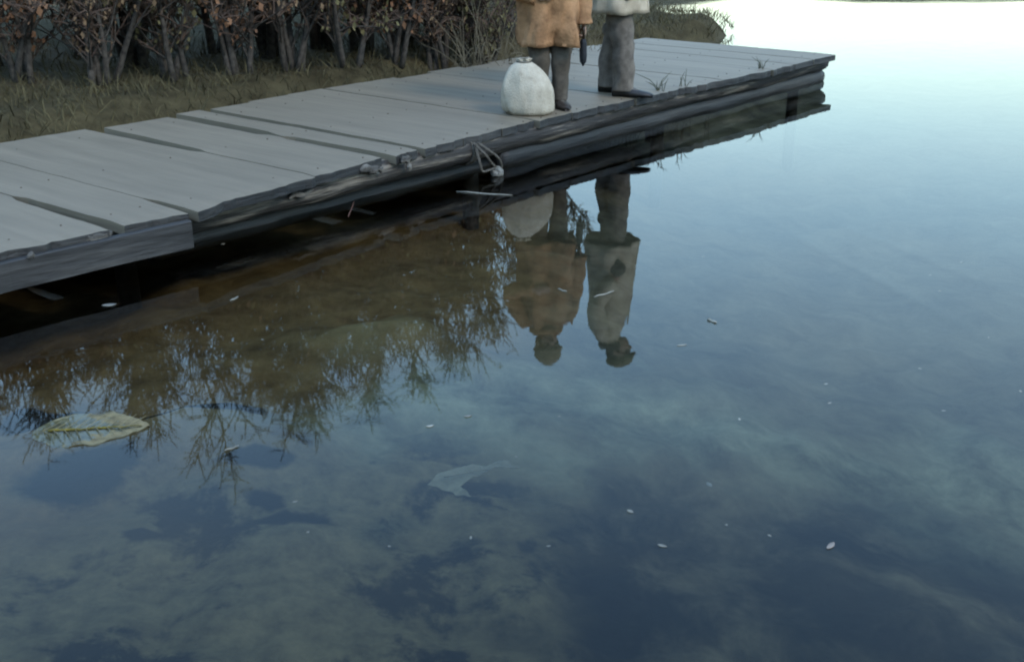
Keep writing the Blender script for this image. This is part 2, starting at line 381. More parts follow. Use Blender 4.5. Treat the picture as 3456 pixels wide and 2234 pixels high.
# ------------------------------------------------------------------ mooring rope on the beam
M_ROPE = mat('old_rope', (.05, .042, .032), (.11, .097, .078), 40, .9, .6)
rope = empty('mooring_rope', dk(3.60, .06, 0), DOCK_A, 'old mooring rope looped over the log beam with its knot touching the water', 'rope')
def curve_pts(keys, n):
    ks = [Vector(k) for k in keys]; out_ = []
    for i in range(len(ks) - 1):
        p0 = ks[max(i - 1, 0)]; p1 = ks[i]; p2 = ks[i + 1]; p3 = ks[min(i + 2, len(ks) - 1)]
        for k in range(n):
            s_ = k / n
            out_.append(.5 * ((2 * p1) + (-p0 + p2) * s_ + (2 * p0 - 5 * p1 + 4 * p2 - p3) * s_ ** 2 + (-p0 + 3 * p1 - 3 * p2 + p3) * s_ ** 3))
    out_.append(ks[-1]); return out_
def rope_tube(mb, keys, r=.009, n=8):
    pts = curve_pts(keys, n)
    # three twisted strands
    for s_ in range(3):
        q = []
        for k, p in enumerate(pts):
            a = k * .9 + s_ * 2.094; q.append(p + Vector((math.cos(a) * r * .55, math.sin(a) * r * .55, math.sin(a + 1.2) * r * .3)))
        mb.tube(q, r * .62, 5)
mb = MB(); rope_tube(mb, [(-.10, -.02, .24), (-.075, -.10, .17), (-.01, -.1, .10), (.06, -.1, .045)])
rope_tube(mb, [(-.075, -.03, .245), (-.03, -.10, .19), (.06, -.11, .12), (.10, -.1, .055), (.075, -.1, .02)])
mb.build('hanging_strand', M_ROPE, rope, smooth=True)
mb = MB(); rope_tube(mb, [(-.10, -.03, .22), (-.13, -.095, .12), (-.11, -.1, .06), (-.05, -.1, .055), (.02, -.1, .06)])
mb.build('loop', M_ROPE, rope, smooth=True)
mb = MB()
for t_ in range(3):
    mb.tube([(-.10 + t_ * .022 + .004 * math.sin(a), .09 + .1 * math.cos(a), .178 + .1 * math.sin(a)) for a in [k * .35 for k in range(19)]], .009, 6)
mb.build('coil', M_ROPE, rope, smooth=True)
mb = MB()
for t_ in range(5):
    ax = Matrix.Rotation(t_ * 1.3, 3, 'Z') @ Matrix.Rotation(t_ * .8 + .3, 3, 'X')
    mb.tube([ax @ Vector((.036 * math.cos(a), .036 * math.sin(a), .006 * math.sin(3 * a))) + Vector((.05, -.1, .022)) for a in [k * .33 for k in range(20)]], .012, 6)
mb.ellipsoid((.05, -.1, .022), (.04, .036, .036))
mb.build('knot', mat('pale_rope', (.10, .095, .08), (.19, .175, .15), 30, .9, .5), rope, smooth=True)

# ------------------------------------------------------------------ sack on the dock edge
def sack():
    t = empty('sack', dk(4.44, .30, DECK), 0, 'pale grey rounded cloth sack standing at the dock edge beside the shorter person', 'sack')
    mb = MB(); rings = []; nu = 64; prof = [(0, .10), (.0, .17), (.015, .19), (.03, .2), (.06, .206), (.09, .207), (.125, .205), (.16, .2), (.19, .19), (.22, .178), (.25, .162), (.28, .142), (.305, .118), (.325, .092), (.345, .055)]
    for k, (z, r) in enumerate(prof):
        for i in range(nu):
            a = 2 * math.pi * i / nu; rr = r * (1 + .07 * fbm(math.cos(a) * 1.3, math.sin(a) * 1.3, z * 6) + .035 * math.sin(7 * a + z * 10) * sst(.12, .33, z) + .06 * fbm(math.cos(a) * 3, math.sin(a) * 3, z * 7, 3) - .02 * abs(math.sin(4 * a + 9 * z)) )
            mb.v.append((rr * math.cos(a) - .04 * sst(.1, .34, z), rr * .85 * math.sin(a), z * 1.12 + .004))
    for k in range(len(prof) - 1):
        for i in range(nu): mb.f.append((k * nu + i, k * nu + (i + 1) % nu, (k + 1) * nu + (i + 1) % nu, (k + 1) * nu + i))
    mb.f.append(tuple(range(nu - 1, -1, -1))); mb.m = [0] * len(mb.f)
    mc = mat('sack_cloth', (.19, .16, .115), (.42, .365, .28), 9, .95, .9, 90, c3=(.35, .30, .225), lo=.25, hi=.6)
    mb.build('body', mc, t, smooth=True)
    mb = MB(); 
    for k, (z, r) in enumerate([(.338, .056), (.352, .045), (.362, .05), (.372, .058), (.37, .03)]):
        for i in range(nu):
            a = 2 * math.pi * i / nu; rr = r * (1 + .16 * math.sin(6 * a + k)); mb.v.append((rr * math.cos(a) - .04, rr * .9 * math.sin(a), z * 1.12))
    for k in range(4):
        for i in range(nu): mb.f.append((k * nu + i, k * nu + (i + 1) % nu, (k + 1) * nu + (i + 1) % nu, (k + 1) * nu + i))
    mb.m = [0] * len(mb.f); mb.build('gathered_neck', mc, t, smooth=True)
    mb = MB(); mb.tube([(-.04 + .054 * math.cos(a),   .05 * math.sin(a), .392) for a in [k * 2 * math.pi / 20 for k in range(21)]], .006, 5)
    mb.build('tie_cord', M_ROPE, t, smooth=True)
sack()

# ------------------------------------------------------------------ people
def remeshed(name, mb, mats, parent, voxel=.009, smooth_it=4, matfn=None):
    o = mb.build(name + '_raw', mats, None)
    md = o.modifiers.new('r', 'REMESH'); md.mode = 'VOXEL'; md.voxel_size = voxel
    sm = o.modifiers.new('s', 'SMOOTH'); sm.iterations = smooth_it; sm.factor = .5
    dg = bpy.context.evaluated_depsgraph_get(); dg.update()
    me = bpy.data.meshes.new_from_object(o.evaluated_get(dg)); me.name = name
    bpy.data.objects.remove(o, do_unlink=True)
    me.materials.clear()
    for m_ in mats: me.materials.append(m_)
    me.polygons.foreach_set('use_smooth', [True] * len(me.polygons))
    if matfn: me.polygons.foreach_set('material_index', [matfn(p.center) for p in me.polygons])
    ob = bpy.data.objects.new(name, me); COL.objects.link(ob); ob.parent = parent; return ob
def hand(mb, wrist, direction, palm_normal, side, curl, s_=1.0):
    d = Vector(direction).normalized(); n = Vector(palm_normal); n = (n - d * n.dot(d)).normalized(); x = d.cross(n) * side
    R = Matrix((x, d, n)).transposed(); wv = Vector(wrist)
    mb.ellipsoid(wv + d * .05 * s_, (.041 * s_, .055 * s_, .017 * s_), R)
    for k, (off, ln) in enumerate(((.030, .068), (.010, .078), (-.010, .073), (-.029, .058))):
        p = wv + d * .088 * s_ + x * off * s_; pts = [wv + d * .05 * s_ + x * off * .8 * s_, p]; dirv = d.copy()
        for j, fr_ in enumerate((.42, .32, .26)):
            a = curl * (.75, 1.0, .7)[j]; ax = d.cross(n); dirv = Matrix.Rotation(-a, 3, ax) @ dirv if False else (dirv * math.cos(a) + (Matrix.Rotation(math.pi / 2, 3, d.cross(n)) @ dirv) * math.sin(a))
            p = p + dirv * ln * fr_ * s_; pts.append(p)
        mb.tube(pts, [.010 * s_, .0098 * s_, .0092 * s_, .0085 * s_, .007 * s_], 8)
    p = wv + d * .025 * s_ + x * .032 * s_
    t1 = p + (x * .7 + d * .7 + n * .3).normalized() * .035 * s_; t2 = t1 + (x * .15 + d * .75 + n * .55).normalized() * .032 * s_
    mb.tube([wv + d * .02 * s_ + x * .015 * s_, p, t1, t2], [.014 * s_, .0135 * s_, .0112 * s_, .009 * s_], 8)
def head(mb, c, s_=1.0, tilt=0.0, turn=0.0):
    R = Matrix.Rotation(turn, 3, 'Z') @ Matrix.Rotation(tilt, 3, 'X'); c = Vector(c)
    def at(x, y, z): return c + R @ (Vector((x, y, z)) * s_)
    mb.ellipsoid(at(0, .012, .03), (.074 * s_, .092 * s_, .088 * s_), R, 20, 14)
    mb.ellipsoid(at(0, -.028, -.035), (.058 * s_, .062 * s_, .075 * s_), R, 18, 12)
    mb.ellipsoid(at(0, -.062, -.088), (.026 * s_, .022 * s_, .02 * s_), R)
    mb.tube([at(0, -.083, .012), at(0, -.104, -.022), at(0, -.094, -.032)], [.010 * s_, .014 * s_, .011 * s_], 8)
    mb.ellipsoid(at(0, -.086, -.056), (.024 * s_, .008 * s_, .006 * s_), R); mb.ellipsoid(at(0, -.083, -.067), (.021 * s_, .008 * s_, .006 * s_), R)
    for sx in (-1, 1):
        mb.ellipsoid(at(.076 * sx, .012, -.008), (.009 * s_, .019 * s_, .031 * s_), R); mb.ellipsoid(at(.03 * sx, -.078, .022), (.022 * s_, .01 * s_, .007 * s_), R)
    return R, at
def eyes(at, s_, parent):
    for sx in (-1, 1):
        mb = MB(); mb.ellipsoid(at(.03 * sx, -.074, .006), (.0125 * s_, .0125 * s_, .0115 * s_)); mb.build('eye', M_EYE, parent, smooth=True)
M_EYE = mat('eye', (.08, .06, .05), rough=.2)
M_SKIN = mat('skin', (.27, .165, .115), (.35, .22, .155), 12, .6)
def ring_cloth(name, rings, m_, parent, inner=.25, nu=48, seed=0, fold=.012, thick=.006, solid_top=False):
    """rings: (z, cx, cy, rx, ry) from hem to top; the hem is open and lined"""
    mb = MB(); rows = []
    for (z, cx, cy, rx, ry) in rings:
        row = []
        for i in range(nu):
            a = 2 * math.pi * i / nu; ca, sa = math.cos(a), math.sin(a)
            hm = 1 + 1.6 * sst(rings[0][0] + .45, rings[0][0], z)
            d = fold * hm * (1.3 * fbm(ca * 2.2 + seed, sa * 2.2, z * 3.2, 4) + .45 * math.sin(5 * a + seed + z * 1.5 + 1.5 * fbm(ca, sa, seed)) + .5 * fbm(ca * 6, sa * 6, z * 9 + seed, 2))
            row.append((cx + (rx + d) * ca, cy + (ry + d) * sa, z + .01 * fbm(ca * 2, sa * 2, z + seed)))
        rows.append(row)
    inn = []
    for (z, cx, cy, rx, ry), row in zip(rings, rows):
        if z - rings[0][0] > inner: break
        inn.append([(p[0] + (cx - p[0]) * thick * 3, p[1] + (cy - p[1]) * thick * 3, p[2]) for p in row])
    allr = inn[::-1] + rows; mb.v = [p for r in allr for p in r]
    for k in range(len(allr) - 1):
        for i in range(nu): mb.f.append((k * nu + i, k * nu + (i + 1) % nu, (k + 1) * nu + (i + 1) % nu, (k + 1) * nu + i))
    mb.m = [0] * len(mb.f)
    return mb
def interp(rings, n):
    o_ = []
    for a, b in zip(rings, rings[1:]):
        for k in range(n): o_.append(tuple(a[j] + (b[j] - a[j]) * k / n for j in range(5)))
    return o_ + [rings[-1]]

def shoe(mb, x, y, ang, s_):
    R = Matrix.Rotation(ang, 3, 'Z')
    def P(a, b, c): return Vector((x, y, 0)) + R @ Vector((a, b, c)) * s_
    prof = [(.075, .034, .075), (.05, .04, .085), (0, .042, .07), (-.06, .046, .052), (-.12, .048, .043), (-.165, .036, .034), (-.19, .016, .022)]
    vs = []; nn = 10
    for (yy, hw, hh) in prof:
        for k in range(nn):
            a = 2 * math.pi * k / nn; vs.append(P(hw * math.cos(a), yy, max(.0, hh * .5 + hh * .5 * math.sin(a)) if math.sin(a) > -.6 else 0.0))
    fs = [(k * nn + i, k * nn + (i + 1) % nn, (k + 1) * nn + (i + 1) % nn, (k + 1) * nn + i) for k in range(len(prof) - 1) for i in range(nn)]
    fs.append(tuple(range(nn))); fs.append(tuple((len(prof) - 1) * nn + i for i in range(nn - 1, -1, -1))); mb.add(vs, fs)

# --- taller person, side on, in a long grey coat and peaked cap
def tall_person():
    c = dk(5.62, .28, DECK)
    t = empty('person', (c.x, c.y, c.z), math.radians(74), 'taller person in long grey coat and peaked cap, side on, hands in pockets', 'person', 'people on the dock'); t.scale = (1.035, 1.035, 1.035)
    mb = MB(); s_ = 1.0
    hipz, shz = .93, 1.46
    for sx, fy in ((-1, -.07), (1, .085)):                       # feet apart, one a little ahead
        mb.tube([(.085 * sx, .01, hipz), (.095 * sx, fy * .5 - .01, .50), (.095 * sx, fy + .015, .09)], [.088, .06, .04], 12)
        mb.ellipsoid((.095 * sx, fy + .015, .50), (.06, .064, .07)); mb.ellipsoid((.085 * sx, .01, hipz), (.09, .09, .09))
        mb.ellipsoid((.097 * sx, fy - .045, .04), (.036, .105, .03)); mb.ellipsoid((.095 * sx, fy + .02, .08), (.043, .05, .055))
    mb.tube([(0, .01, .86), (0, .01, 1.0), (0, .0, 1.15), (0, .015, 1.33), (0, .02, 1.46)], [.135, .145, .14, .15, .11], 16)
    mb.tube([(-.17, .02, shz), (0, .02, shz + .03), (.17, .02, shz)], [.062, .075, .062], 12)
    mb.tube([(0, .0, 1.47), (0, -.035, 1.58)], [.06, .054], 12)
    for sx in (-1, 1):
        e = (.265 * sx, .07, 1.17); wv = (.215 * sx, -.055, .96)
        mb.tube([(.18 * sx, .02, shz), e], [.06, .045], 10); mb.ellipsoid((.18 * sx, .02, shz), (.062, .062, .062)); mb.ellipsoid(e, (.046, .046, .046))
        mb.tube([e, wv], [.043, .03], 10); hand(mb, wv, (-.1 * sx, -.35, -.9), (-sx, 0, 0), sx, .35)
    R, at = head(mb, (0, -.085, 1.66), 1.1, math.radians(14), math.radians(-6))
    M_TR = mat('dark_trousers', (.08, .066, .052), (.15, .125, .10), 14, .9)
    remeshed('body', mb, [M_SKIN, M_TR], t, .009, 3, lambda p: 1 if p.z < 1.0 and not (p.z > .7 and abs(p.x) > .18) else 0)
    eyes(at, 1.0, t)
    for sx, fy in ((-1, -.07), (1, .085)):
        mb = MB(); mb.tube(curve_pts([(.088 * sx, fy * .2, .86), (.095 * sx, fy * .5 - .0, .50), (.096 * sx, fy + .01, .28), (.097 * sx, fy + .012, .05)], 10), [.106 - .02 * min(1, k / 12) for k in range(31)], 22)
        for i, v in enumerate(mb.v): mb.v[i] = (v[0] + .014 * fbm(v[0] * 11, v[1] * 11, v[2] * 9 + sx), v[1] + .016 * fbm(v[0] * 11 + 4, v[1] * 11, v[2] * 9), v[2])
        mb.build('trouser_leg', M_TR, t, smooth=True)
        mb = MB(); shoe(mb, .097 * sx, fy + .0, 0, 1.25); mb.build('shoe', mat('black_shoe', (.012, .011, .01), (.03, .027, .025), 20, .5), t, smooth=True)
    M_COAT = mat('grey_wool_coat', (.31, .25, .175), (.44, .36, .26), 9, .95, .5, 120)
    rg = interp([(.645, 0, .015, .245, .225), (.80, 0, .015, .235, .215), (1.0, 0, .01, .222, .195), (1.15, 0, .01, .216, .185), (1.3, 0, .025, .226, .176),
                 (1.42, 0, .03, .222, .15), (1.49, 0, .028, .172, .122), (1.54, 0, .012, .10, .095), (1.58, 0, -.005, .083, .088), (1.62, 0, -.012, .088, .092)], 4)
    mb = ring_cloth('coat', rg, M_COAT, t, .28, 56, 2.0, .010)
    for sx in (-1, 1):
        pts = curve_pts([(.165 * sx, .025, 1.47), (.235 * sx, .05, 1.34), (.275 * sx, .075, 1.17), (.255 * sx, .01, 1.04), (.225 * sx, -.06, .94)], 5)
        b0 = len(mb.v); mb.tube(pts, [.078 - .018 * k / (len(pts) - 1) for k in range(len(pts))], 14)
        for i in range(b0, len(mb.v)):
            v = mb.v[i]; mb.v[i] = (v[0] + .012 * fbm(v[0] * 8, v[1] * 8, v[2] * 12), v[1] + .014 * fbm(v[0] * 8 + 3, v[1] * 8, v[2] * 12), v[2])
    mb.build('coat', M_COAT, t, smooth=True)
    for sx in (-1, 1):
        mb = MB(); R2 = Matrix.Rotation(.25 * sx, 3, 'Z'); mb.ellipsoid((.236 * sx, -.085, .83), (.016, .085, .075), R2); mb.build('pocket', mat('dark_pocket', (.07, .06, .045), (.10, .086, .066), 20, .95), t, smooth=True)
    mb = MB(); mb.box((.012, -.190, 1.03), (.02, .012, .76)); mb.v = [(x, y + .045 * sst(1.1, 1.42, z) - .03 * sst(.9, .64, z), z) for x, y, z in mb.v]
    mb.build('front_placket', M_COAT, t)
    # collar and scarf
    mb = MB(); mb.tube([(.088 * math.cos(a), -.012 + .092 * math.sin(a), 1.605 + .012 * math.sin(a)) for a in [k * 2 * math.pi / 24 for k in range(25)]], .026, 8); mb.build('collar', mat('dark_collar', (.02, .02, .02), (.04, .04, .042), 15, .95), t, smooth=True)
    M_CAP = mat('brown_cap', (.10, .075, .045), (.19, .145, .09), 16, .95)
    M_HAIR = mat('dark_hair', (.015, .012, .01), (.035, .028, .022), 40, .7, stretch=(1, 1, .2))
    mb = MB(); mb.ellipsoid(at(0, .028, .012), (.088, .094, .094), R, 20, 12); mb.build('hair', M_HAIR, t, smooth=True)
    mb = MB()
    mb.ellipsoid(at(0, .012, .075), (.112, .122, .068), R, 24, 10); mb.ellipsoid(at(0, .012, .055), (.092, .108, .045), R, 24, 10)
    cp = mb.build('cap', M_CAP, t, smooth=True)
    mb = MB(); mb.ellipsoid(at(0, -.085, .055), (.08, .05, .018), R @ Matrix.Rotation(math.radians(12), 3, 'X'), 24, 6); mb.build('peak', M_CAP, cp, smooth=True)
    return t
tall_person()

# --- shorter person in a bulky brown jacket and knitted hat, folded umbrella hanging from one hand
def short_person():
    c = dk(4.75, .34, DECK)
    t = empty('person', (c.x, c.y, c.z), math.radians(12), 'shorter person in bulky brown jacket and knitted hat next to the pale sack', 'person', 'people on the dock')
    mb = MB(); hipz, shz = .78, 1.20
    for sx in (-1, 1):
        mb.tube([(.08 * sx, .01, hipz), (.085 * sx, -.005, .42), (.085 * sx, .02, .08)], [.08, .055, .038], 12)
        mb.ellipsoid((.085 * sx, 0, .42), (.055, .058, .064)); mb.ellipsoid((.08 * sx, .01, hipz), (.085, .085, .085))
        mb.ellipsoid((.09 * sx, -.03, .038), (.034, .095, .028)); mb.ellipsoid((.085 * sx, .025, .075), (.04, .046, .05))
    mb.tube([(0, .01, .72), (0, .01, .85), (0, .0, .98), (0, .01, 1.12), (0, .015, 1.21)], [.125, .13, .125, .135, .10], 16)
    mb.tube([(-.15, .015, shz), (0, .015, shz + .025), (.15, .015, shz)], [.055, .068, .055], 12)
    mb.tube([(0, .0, 1.2), (0, -.02, 1.31)], [.053, .048], 12)
    # right arm (picture left) bent with the hand at the waist, left arm down holding the umbrella
    er, wr = (-.29, .03, .93), (-.15, -.16, .86)
    el, wl = (.245, .02, .92), (.262, -.03, .64)
    for e, wv, sx in ((er, wr, -1), (el, wl, 1)):
        mb.tube([(.16 * sx, .015, shz), e], [.054, .041], 10); mb.ellipsoid((.16 * sx, .015, shz), (.056, .056, .056)); mb.ellipsoid(e, (.042, .042, .042)); mb.tube([e, wv], [.04, .027], 10)
    hand(mb, wr, (.85, -.35, .05), (.2, .9, 0), 1, .5, .92); hand(mb, wl, (0, -.15, -1), (-1, 0, 0), 1, 1.15, .92)
    R, at = head(mb, (0, -.05, 1.395), 1.16, math.radians(16), math.radians(8))
    M_TR = mat('brown_trousers', (.05, .04, .03), (.095, .078, .058), 14, .9)
    remeshed('body', mb, [M_SKIN, M_TR], t, .0085, 3, lambda p: 1 if p.z < .82 and abs(p.x) < .19 and p.y > -.12 else 0)
    eyes(at, 1.16, t)
    for sx in (-1, 1):
        mb = MB(); mb.tube(curve_pts([(.082 * sx, .005, .72), (.086 * sx, 0, .42), (.088 * sx, .012, .22), (.088 * sx, .015, .06)], 10), [.098 - .034 * min(1, k / 24) for k in range(31)], 22)
        for i, v in enumerate(mb.v): mb.v[i] = (v[0] + .014 * fbm(v[0] * 11, v[1] * 11, v[2] * 9 + sx), v[1] + .016 * fbm(v[0] * 11 + 4, v[1] * 11, v[2] * 9), v[2])
        mb.build('trouser_leg', M_TR, t, smooth=True)
        mb = MB(); shoe(mb, .09 * sx, .015, 0, 1.2); mb.build('boot', mat('brown_boot', (.02, .014, .01), (.045, .033, .024), 20, .55), t, smooth=True)
    M_J = mat('brown_quilted_jacket', (.16, .08, .036), (.36, .19, .09), 7, .9, .6, 60, c3=(.27, .142, .066))
    rg = interp([(.485, 0, .01, .22, .18), (.62, 0, .01, .226, .19), (.8, 0, .01, .226, .195), (.95, 0, .01, .228, .19), (1.08, 0, .015, .225, .182),
                 (1.17, 0, .018, .205, .155), (1.235, 0, .012, .15, .125), (1.285, 0, 0, .098, .10), (1.325, 0, -.008, .092, .098)], 4)
    mb = ring_cloth('jacket', rg, M_J, t, .2, 60, 5.0, .024)
    for keys in ([(-.15, .02, 1.21), (-.24, .03, 1.09), (-.30, .03, .95), (-.245, -.08, .885), (-.155, -.155, .862)], [(.15, .02, 1.21), (.212, .025, 1.09), (.246, .02, .92), (.256, -.01, .76), (.262, -.03, .64)]):
        pts = curve_pts(keys, 6); b0 = len(mb.v); mb.tube(pts, [.080 - .018 * k / (len(pts) - 1) for k in range(len(pts))], 16)
        for i in range(b0, len(mb.v)):
            v = mb.v[i]; mb.v[i] = (v[0] + .022 * fbm(v[0] * 9, v[1] * 9, v[2] * 14), v[1] + .022 * fbm(v[0] * 9 + 3, v[1] * 9, v[2] * 14), v[2] + .012 * fbm(v[0] * 9 + 7, v[1] * 9, v[2] * 9))
    mb.build('jacket', M_J, t, smooth=True)
    mb = MB(); mb.tube([(.102 * math.cos(a), .012 + .112 * math.sin(a), 1.285 + .03 * math.sin(a)) for a in [k * 2 * math.pi / 24 for k in range(25)]], .04, 10)
    mb.v = [(x + .01 * fbm(x * 12, y * 12, z * 12), y + .01 * fbm(x * 12 + 3, y * 12, z * 12), z) for x, y, z in mb.v]; mb.build('hood', M_J, t, smooth=True)
    M_HAT = mat('brown_knit_hat', (.12, .08, .042), (.22, .15, .085), 45, .95, .5)
    mb = MB(); mb.ellipsoid(at(0, .02, .062), (.116, .128, .112), R, 22, 14); 
    ht = mb.build('hat', M_HAT, t, smooth=True)
    mb = MB(); mb.tube([at(.094 * math.cos(a), .015 + .105 * math.sin(a), .04) for a in [k * 2 * math.pi / 24 for k in range(25)]], .017, 8); mb.build('hat_brim', M_HAT, ht, smooth=True)
    mb = MB(); mb.ellipsoid(at(0, .03, .0), (.098, .102, .115), R); mb.build('hair', mat('brown_hair', (.03, .02, .014), (.06, .042, .03), 40, .7), t, smooth=True)
    # folded umbrella, held in the lowered hand
    ca, sa = math.cos(math.radians(12)), math.sin(math.radians(12))
    hx, hy = wl[0] - .012, wl[1] - .04; W_ = Vector((c.x + hx * ca - hy * sa, c.y + hx * sa + hy * ca, c.z))
    um = empty('folded_umbrella', (W_.x, W_.y, c.z), 0, "dark folded umbrella hanging from the shorter person's lowered hand", 'umbrella')
    M_U = mat('umbrella_cloth', (.008, .009, .01), (.02, .021, .024), 20, .8)
    mb = MB(); mb.tube([(0, 0, .345), (0, 0, .355), (0, 0, .40), (0, 0, .50), (0, 0, .53)], [.016, .024, .028, .026, .016], 14)
    mb.v = [(x * (1 + .12 * math.sin(5 * math.atan2(y, x) + z * 9)), y * (1 + .12 * math.sin(5 * math.atan2(y, x) + z * 9)), z) for x, y, z in mb.v]; mb.build('canopy', M_U, um, smooth=True)
    mb = MB(); mb.tube([(0, 0, .33), (0, 0, .56)], .005, 8); mb.build('shaft', mat('steel', (.1, .1, .1), rough=.4), um)
    mb = MB(); mb.tube([(0, 0, .325), (0, 0, .348)], [.007, .014], 8); mb.build('tip', M_U, um)
    mb = MB(); mb.tube([(0, 0, .52), (0, 0, .60), (0, 0, .625)], [.012, .0125, .009], 8); mb.build('handle', mat('umbrella_handle', (.03, .018, .01), rough=.4), um, smooth=True)
short_person()

# ------------------------------------------------------------------ trees, shrubs and reeds on the bank
M_BARK = mat('bark', (.025, .02, .016), (.07, .058, .045), 25, .95)
M_TWIG = mat('twigs', (.036, .021, .014), (.085, .054, .036), 9, .95)
M_DRYS = [mat('dry_leaves', (.075, .045, .023), (.18, .115, .062), 3, .9), mat('olive_leaves', (.06, .05, .02), (.14, .115, .05), 3, .9), mat('russet_leaves', (.09, .042, .02), (.2, .10, .05), 3, .9)]
def twig_tree(name, x, y, height, spread, seed, label, group, cat='tree', stems=3, nb=13, nt_=9, leaves=.5, droop=.35, lean=(0, 0), lsize=.03, up_=1.0):
    r = random.Random(seed); z0 = gz(x, y) - .05
    root = empty(name, (x, y, z0), 0, label, cat, group)
    tr, cr = MB(), MB()
    def path(p, d, ln, n, wob, grav):
        pts = [p.copy()]; d = d.normalized()
        for k in range(n):
            d = (d + Vector((r.gauss(0, wob), r.gauss(0, wob), r.gauss(0, wob) - grav * (k + 1) / n))).normalized(); p = p + d * (ln / n); pts.append(p.copy())
        return pts
    def leaf(p, s_):
        a = Vector((r.gauss(0, 1), r.gauss(0, 1), r.gauss(0, 1))).normalized(); b = a.orthogonal().normalized() * s_ * .4; a = (a * .6 + Vector((0, 0, -.6))) * s_
        b0 = len(cr.v); cr.v.extend([tuple(p), tuple(p + a * .5 + b), tuple(p + a), tuple(p + a * .5 - b)]); cr.f.append((b0, b0 + 1, b0 + 2, b0 + 3)); cr.m.append(1)
    for s_ in range(stems):
        az = r.uniform(0, 6.28); tl = r.uniform(.05, .3) * spread
        d = Vector((math.cos(az) * tl + lean[0], math.sin(az) * tl + lean[1], 1)); hh = height * (1 if s_ == 0 else r.uniform(.62, .95))
        sp = path(Vector((r.gauss(0, .06), r.gauss(0, .06), 0)), d, hh, 9, .07, -.03)
        r0 = .012 + .011 * height
        tr.tube(sp, [r0 * (1 - .88 * k / 9) for k in range(10)], 6)
        for b in range(nb):
            f_ = .12 + .86 * (b + r.random()) / nb; k = min(8, int(f_ * 9)); p = sp[k].lerp(sp[k + 1], f_ * 9 - k)
            az = r.uniform(0, 6.28); bl = height * (.13 + .30 * (1 - f_)) * r.uniform(.6, 1.25) * spread
            bp_ = path(p, Vector((math.cos(az) * up_, math.sin(az) * up_, r.uniform(.6, 1.6))), bl, 5, .14, .05)
            tr.tube(bp_, [r0 * .38 * (1 - .75 * q / 5) * (1 - .4 * f_) for q in range(6)], 4, False)
            for q_ in range(nt_):
                g_ = r.uniform(.1, 1); kk = min(4, int(g_ * 5)); p2 = bp_[kk].lerp(bp_[kk + 1], g_ * 5 - kk)
                az2 = r.uniform(0, 6.28); tl2 = r.uniform(.18, .5) * min(1, height / 3) * (1.1 - .4 * g_)
                tp = path(p2, Vector((math.cos(az2) * up_, math.sin(az2) * up_, r.uniform(.4, 1.6))), tl2 * (1.5 - .5 * up_), 4, .16, droop)
                cr.tube(tp, [.007, .0064, .0058, .005, .004], 3, False)
                for _ in range(2):
                    h_ = r.randint(1, 3); az3 = r.uniform(0, 6.28)
                    t3 = path(tp[h_], Vector((math.cos(az3), math.sin(az3), r.uniform(-.4, 1))), tl2 * .5, 2, .2, droop); cr.tube(t3, [.005, .0044, .0036], 3, False)
                    if r.random() < leaves * (1 - .85 * sst(.5, .85, t3[-1].z / height)): leaf(t3[-1], lsize * r.uniform(.6, 1.4))
                if r.random() < leaves * (1 - .85 * sst(.5, .85, tp[-1].z / height)): leaf(tp[-1], lsize * r.uniform(.6, 1.5))
                if r.random() < leaves * (1 - .85 * sst(.5, .85, tp[-1].z / height)): leaf(tp[r.randint(1, 3)], lsize * r.uniform(.6, 1.4))
    tr.build('trunk', M_BARK, root, smooth=True); cr.build('crown', [M_TWIG, M_DRYS[seed % 3]], root)
    return root
ORD = ['first', 'second', 'third', 'fourth', 'fifth', 'sixth', 'seventh', 'eighth', 'ninth', 'tenth', 'eleventh', 'twelfth', 'thirteenth']
TREES = [(-5.5, 11.2, 3.5, 1.1), (-4.85, 10.9, 3.25, 1.15), (-4.25, 11.6, 3.45, 1.15), (-3.6, 11.2, 3.4, 1.15), (-2.95, 12.1, 3.65, .9), (-2.45, 12.0, 3.75, .85),
         (-2.05, 12.5, 3.85, .8), (-1.6, 12.6, 3.75, .9), (-1.15, 13.0, 3.6, .85), (-.78, 13.3, 3.35, .75), (-.45, 13.5, 2.75, .8), (-.08, 13.8, 2.55, .7), (.22, 14.0, 1.7, .7)]
for i, (x, y, zt, sp) in enumerate(TREES):
    twig_tree('bare_tree', x, y, zt - gz(x, y), sp, 100 + i, 'bare twiggy tree on the bank behind the dock, %s from the left' % ORD[i], 'bare trees behind the dock',
              stems=6 if i < 10 else 3, nb=16, nt_=11, leaves=.34 if i < 9 else .2, lsize=.05, droop=-.06, up_=.62)
SHR = [(-5.4, 9.8, 2.2), (-4.9, 9.9, 2.2), (-4.2, 10.1, 2.2), (-3.6, 10.2, 2.1), (-3.1, 10.7, 2.1), (-2.6, 10.9, 2.2), (-2.1, 11.2, 2.25), (-1.6, 11.5, 2.2), (-1.15, 11.9, 2.0), (-.75, 12.3, 1.9), (-.4, 12.6, 1.6)]
for i, (x, y, zt) in enumerate(SHR):
    twig_tree('shrub', x, y, zt - gz(x, y), 1.25, 300 + i, 'dense brown shrub close behind the dock planks, %s from the left' % ORD[i], 'shrubs along the dock', 'shrub',
              stems=5, nb=11, nt_=9, leaves=.55, droop=.05, lsize=.042 + .008 * (i % 3), up_=.85)
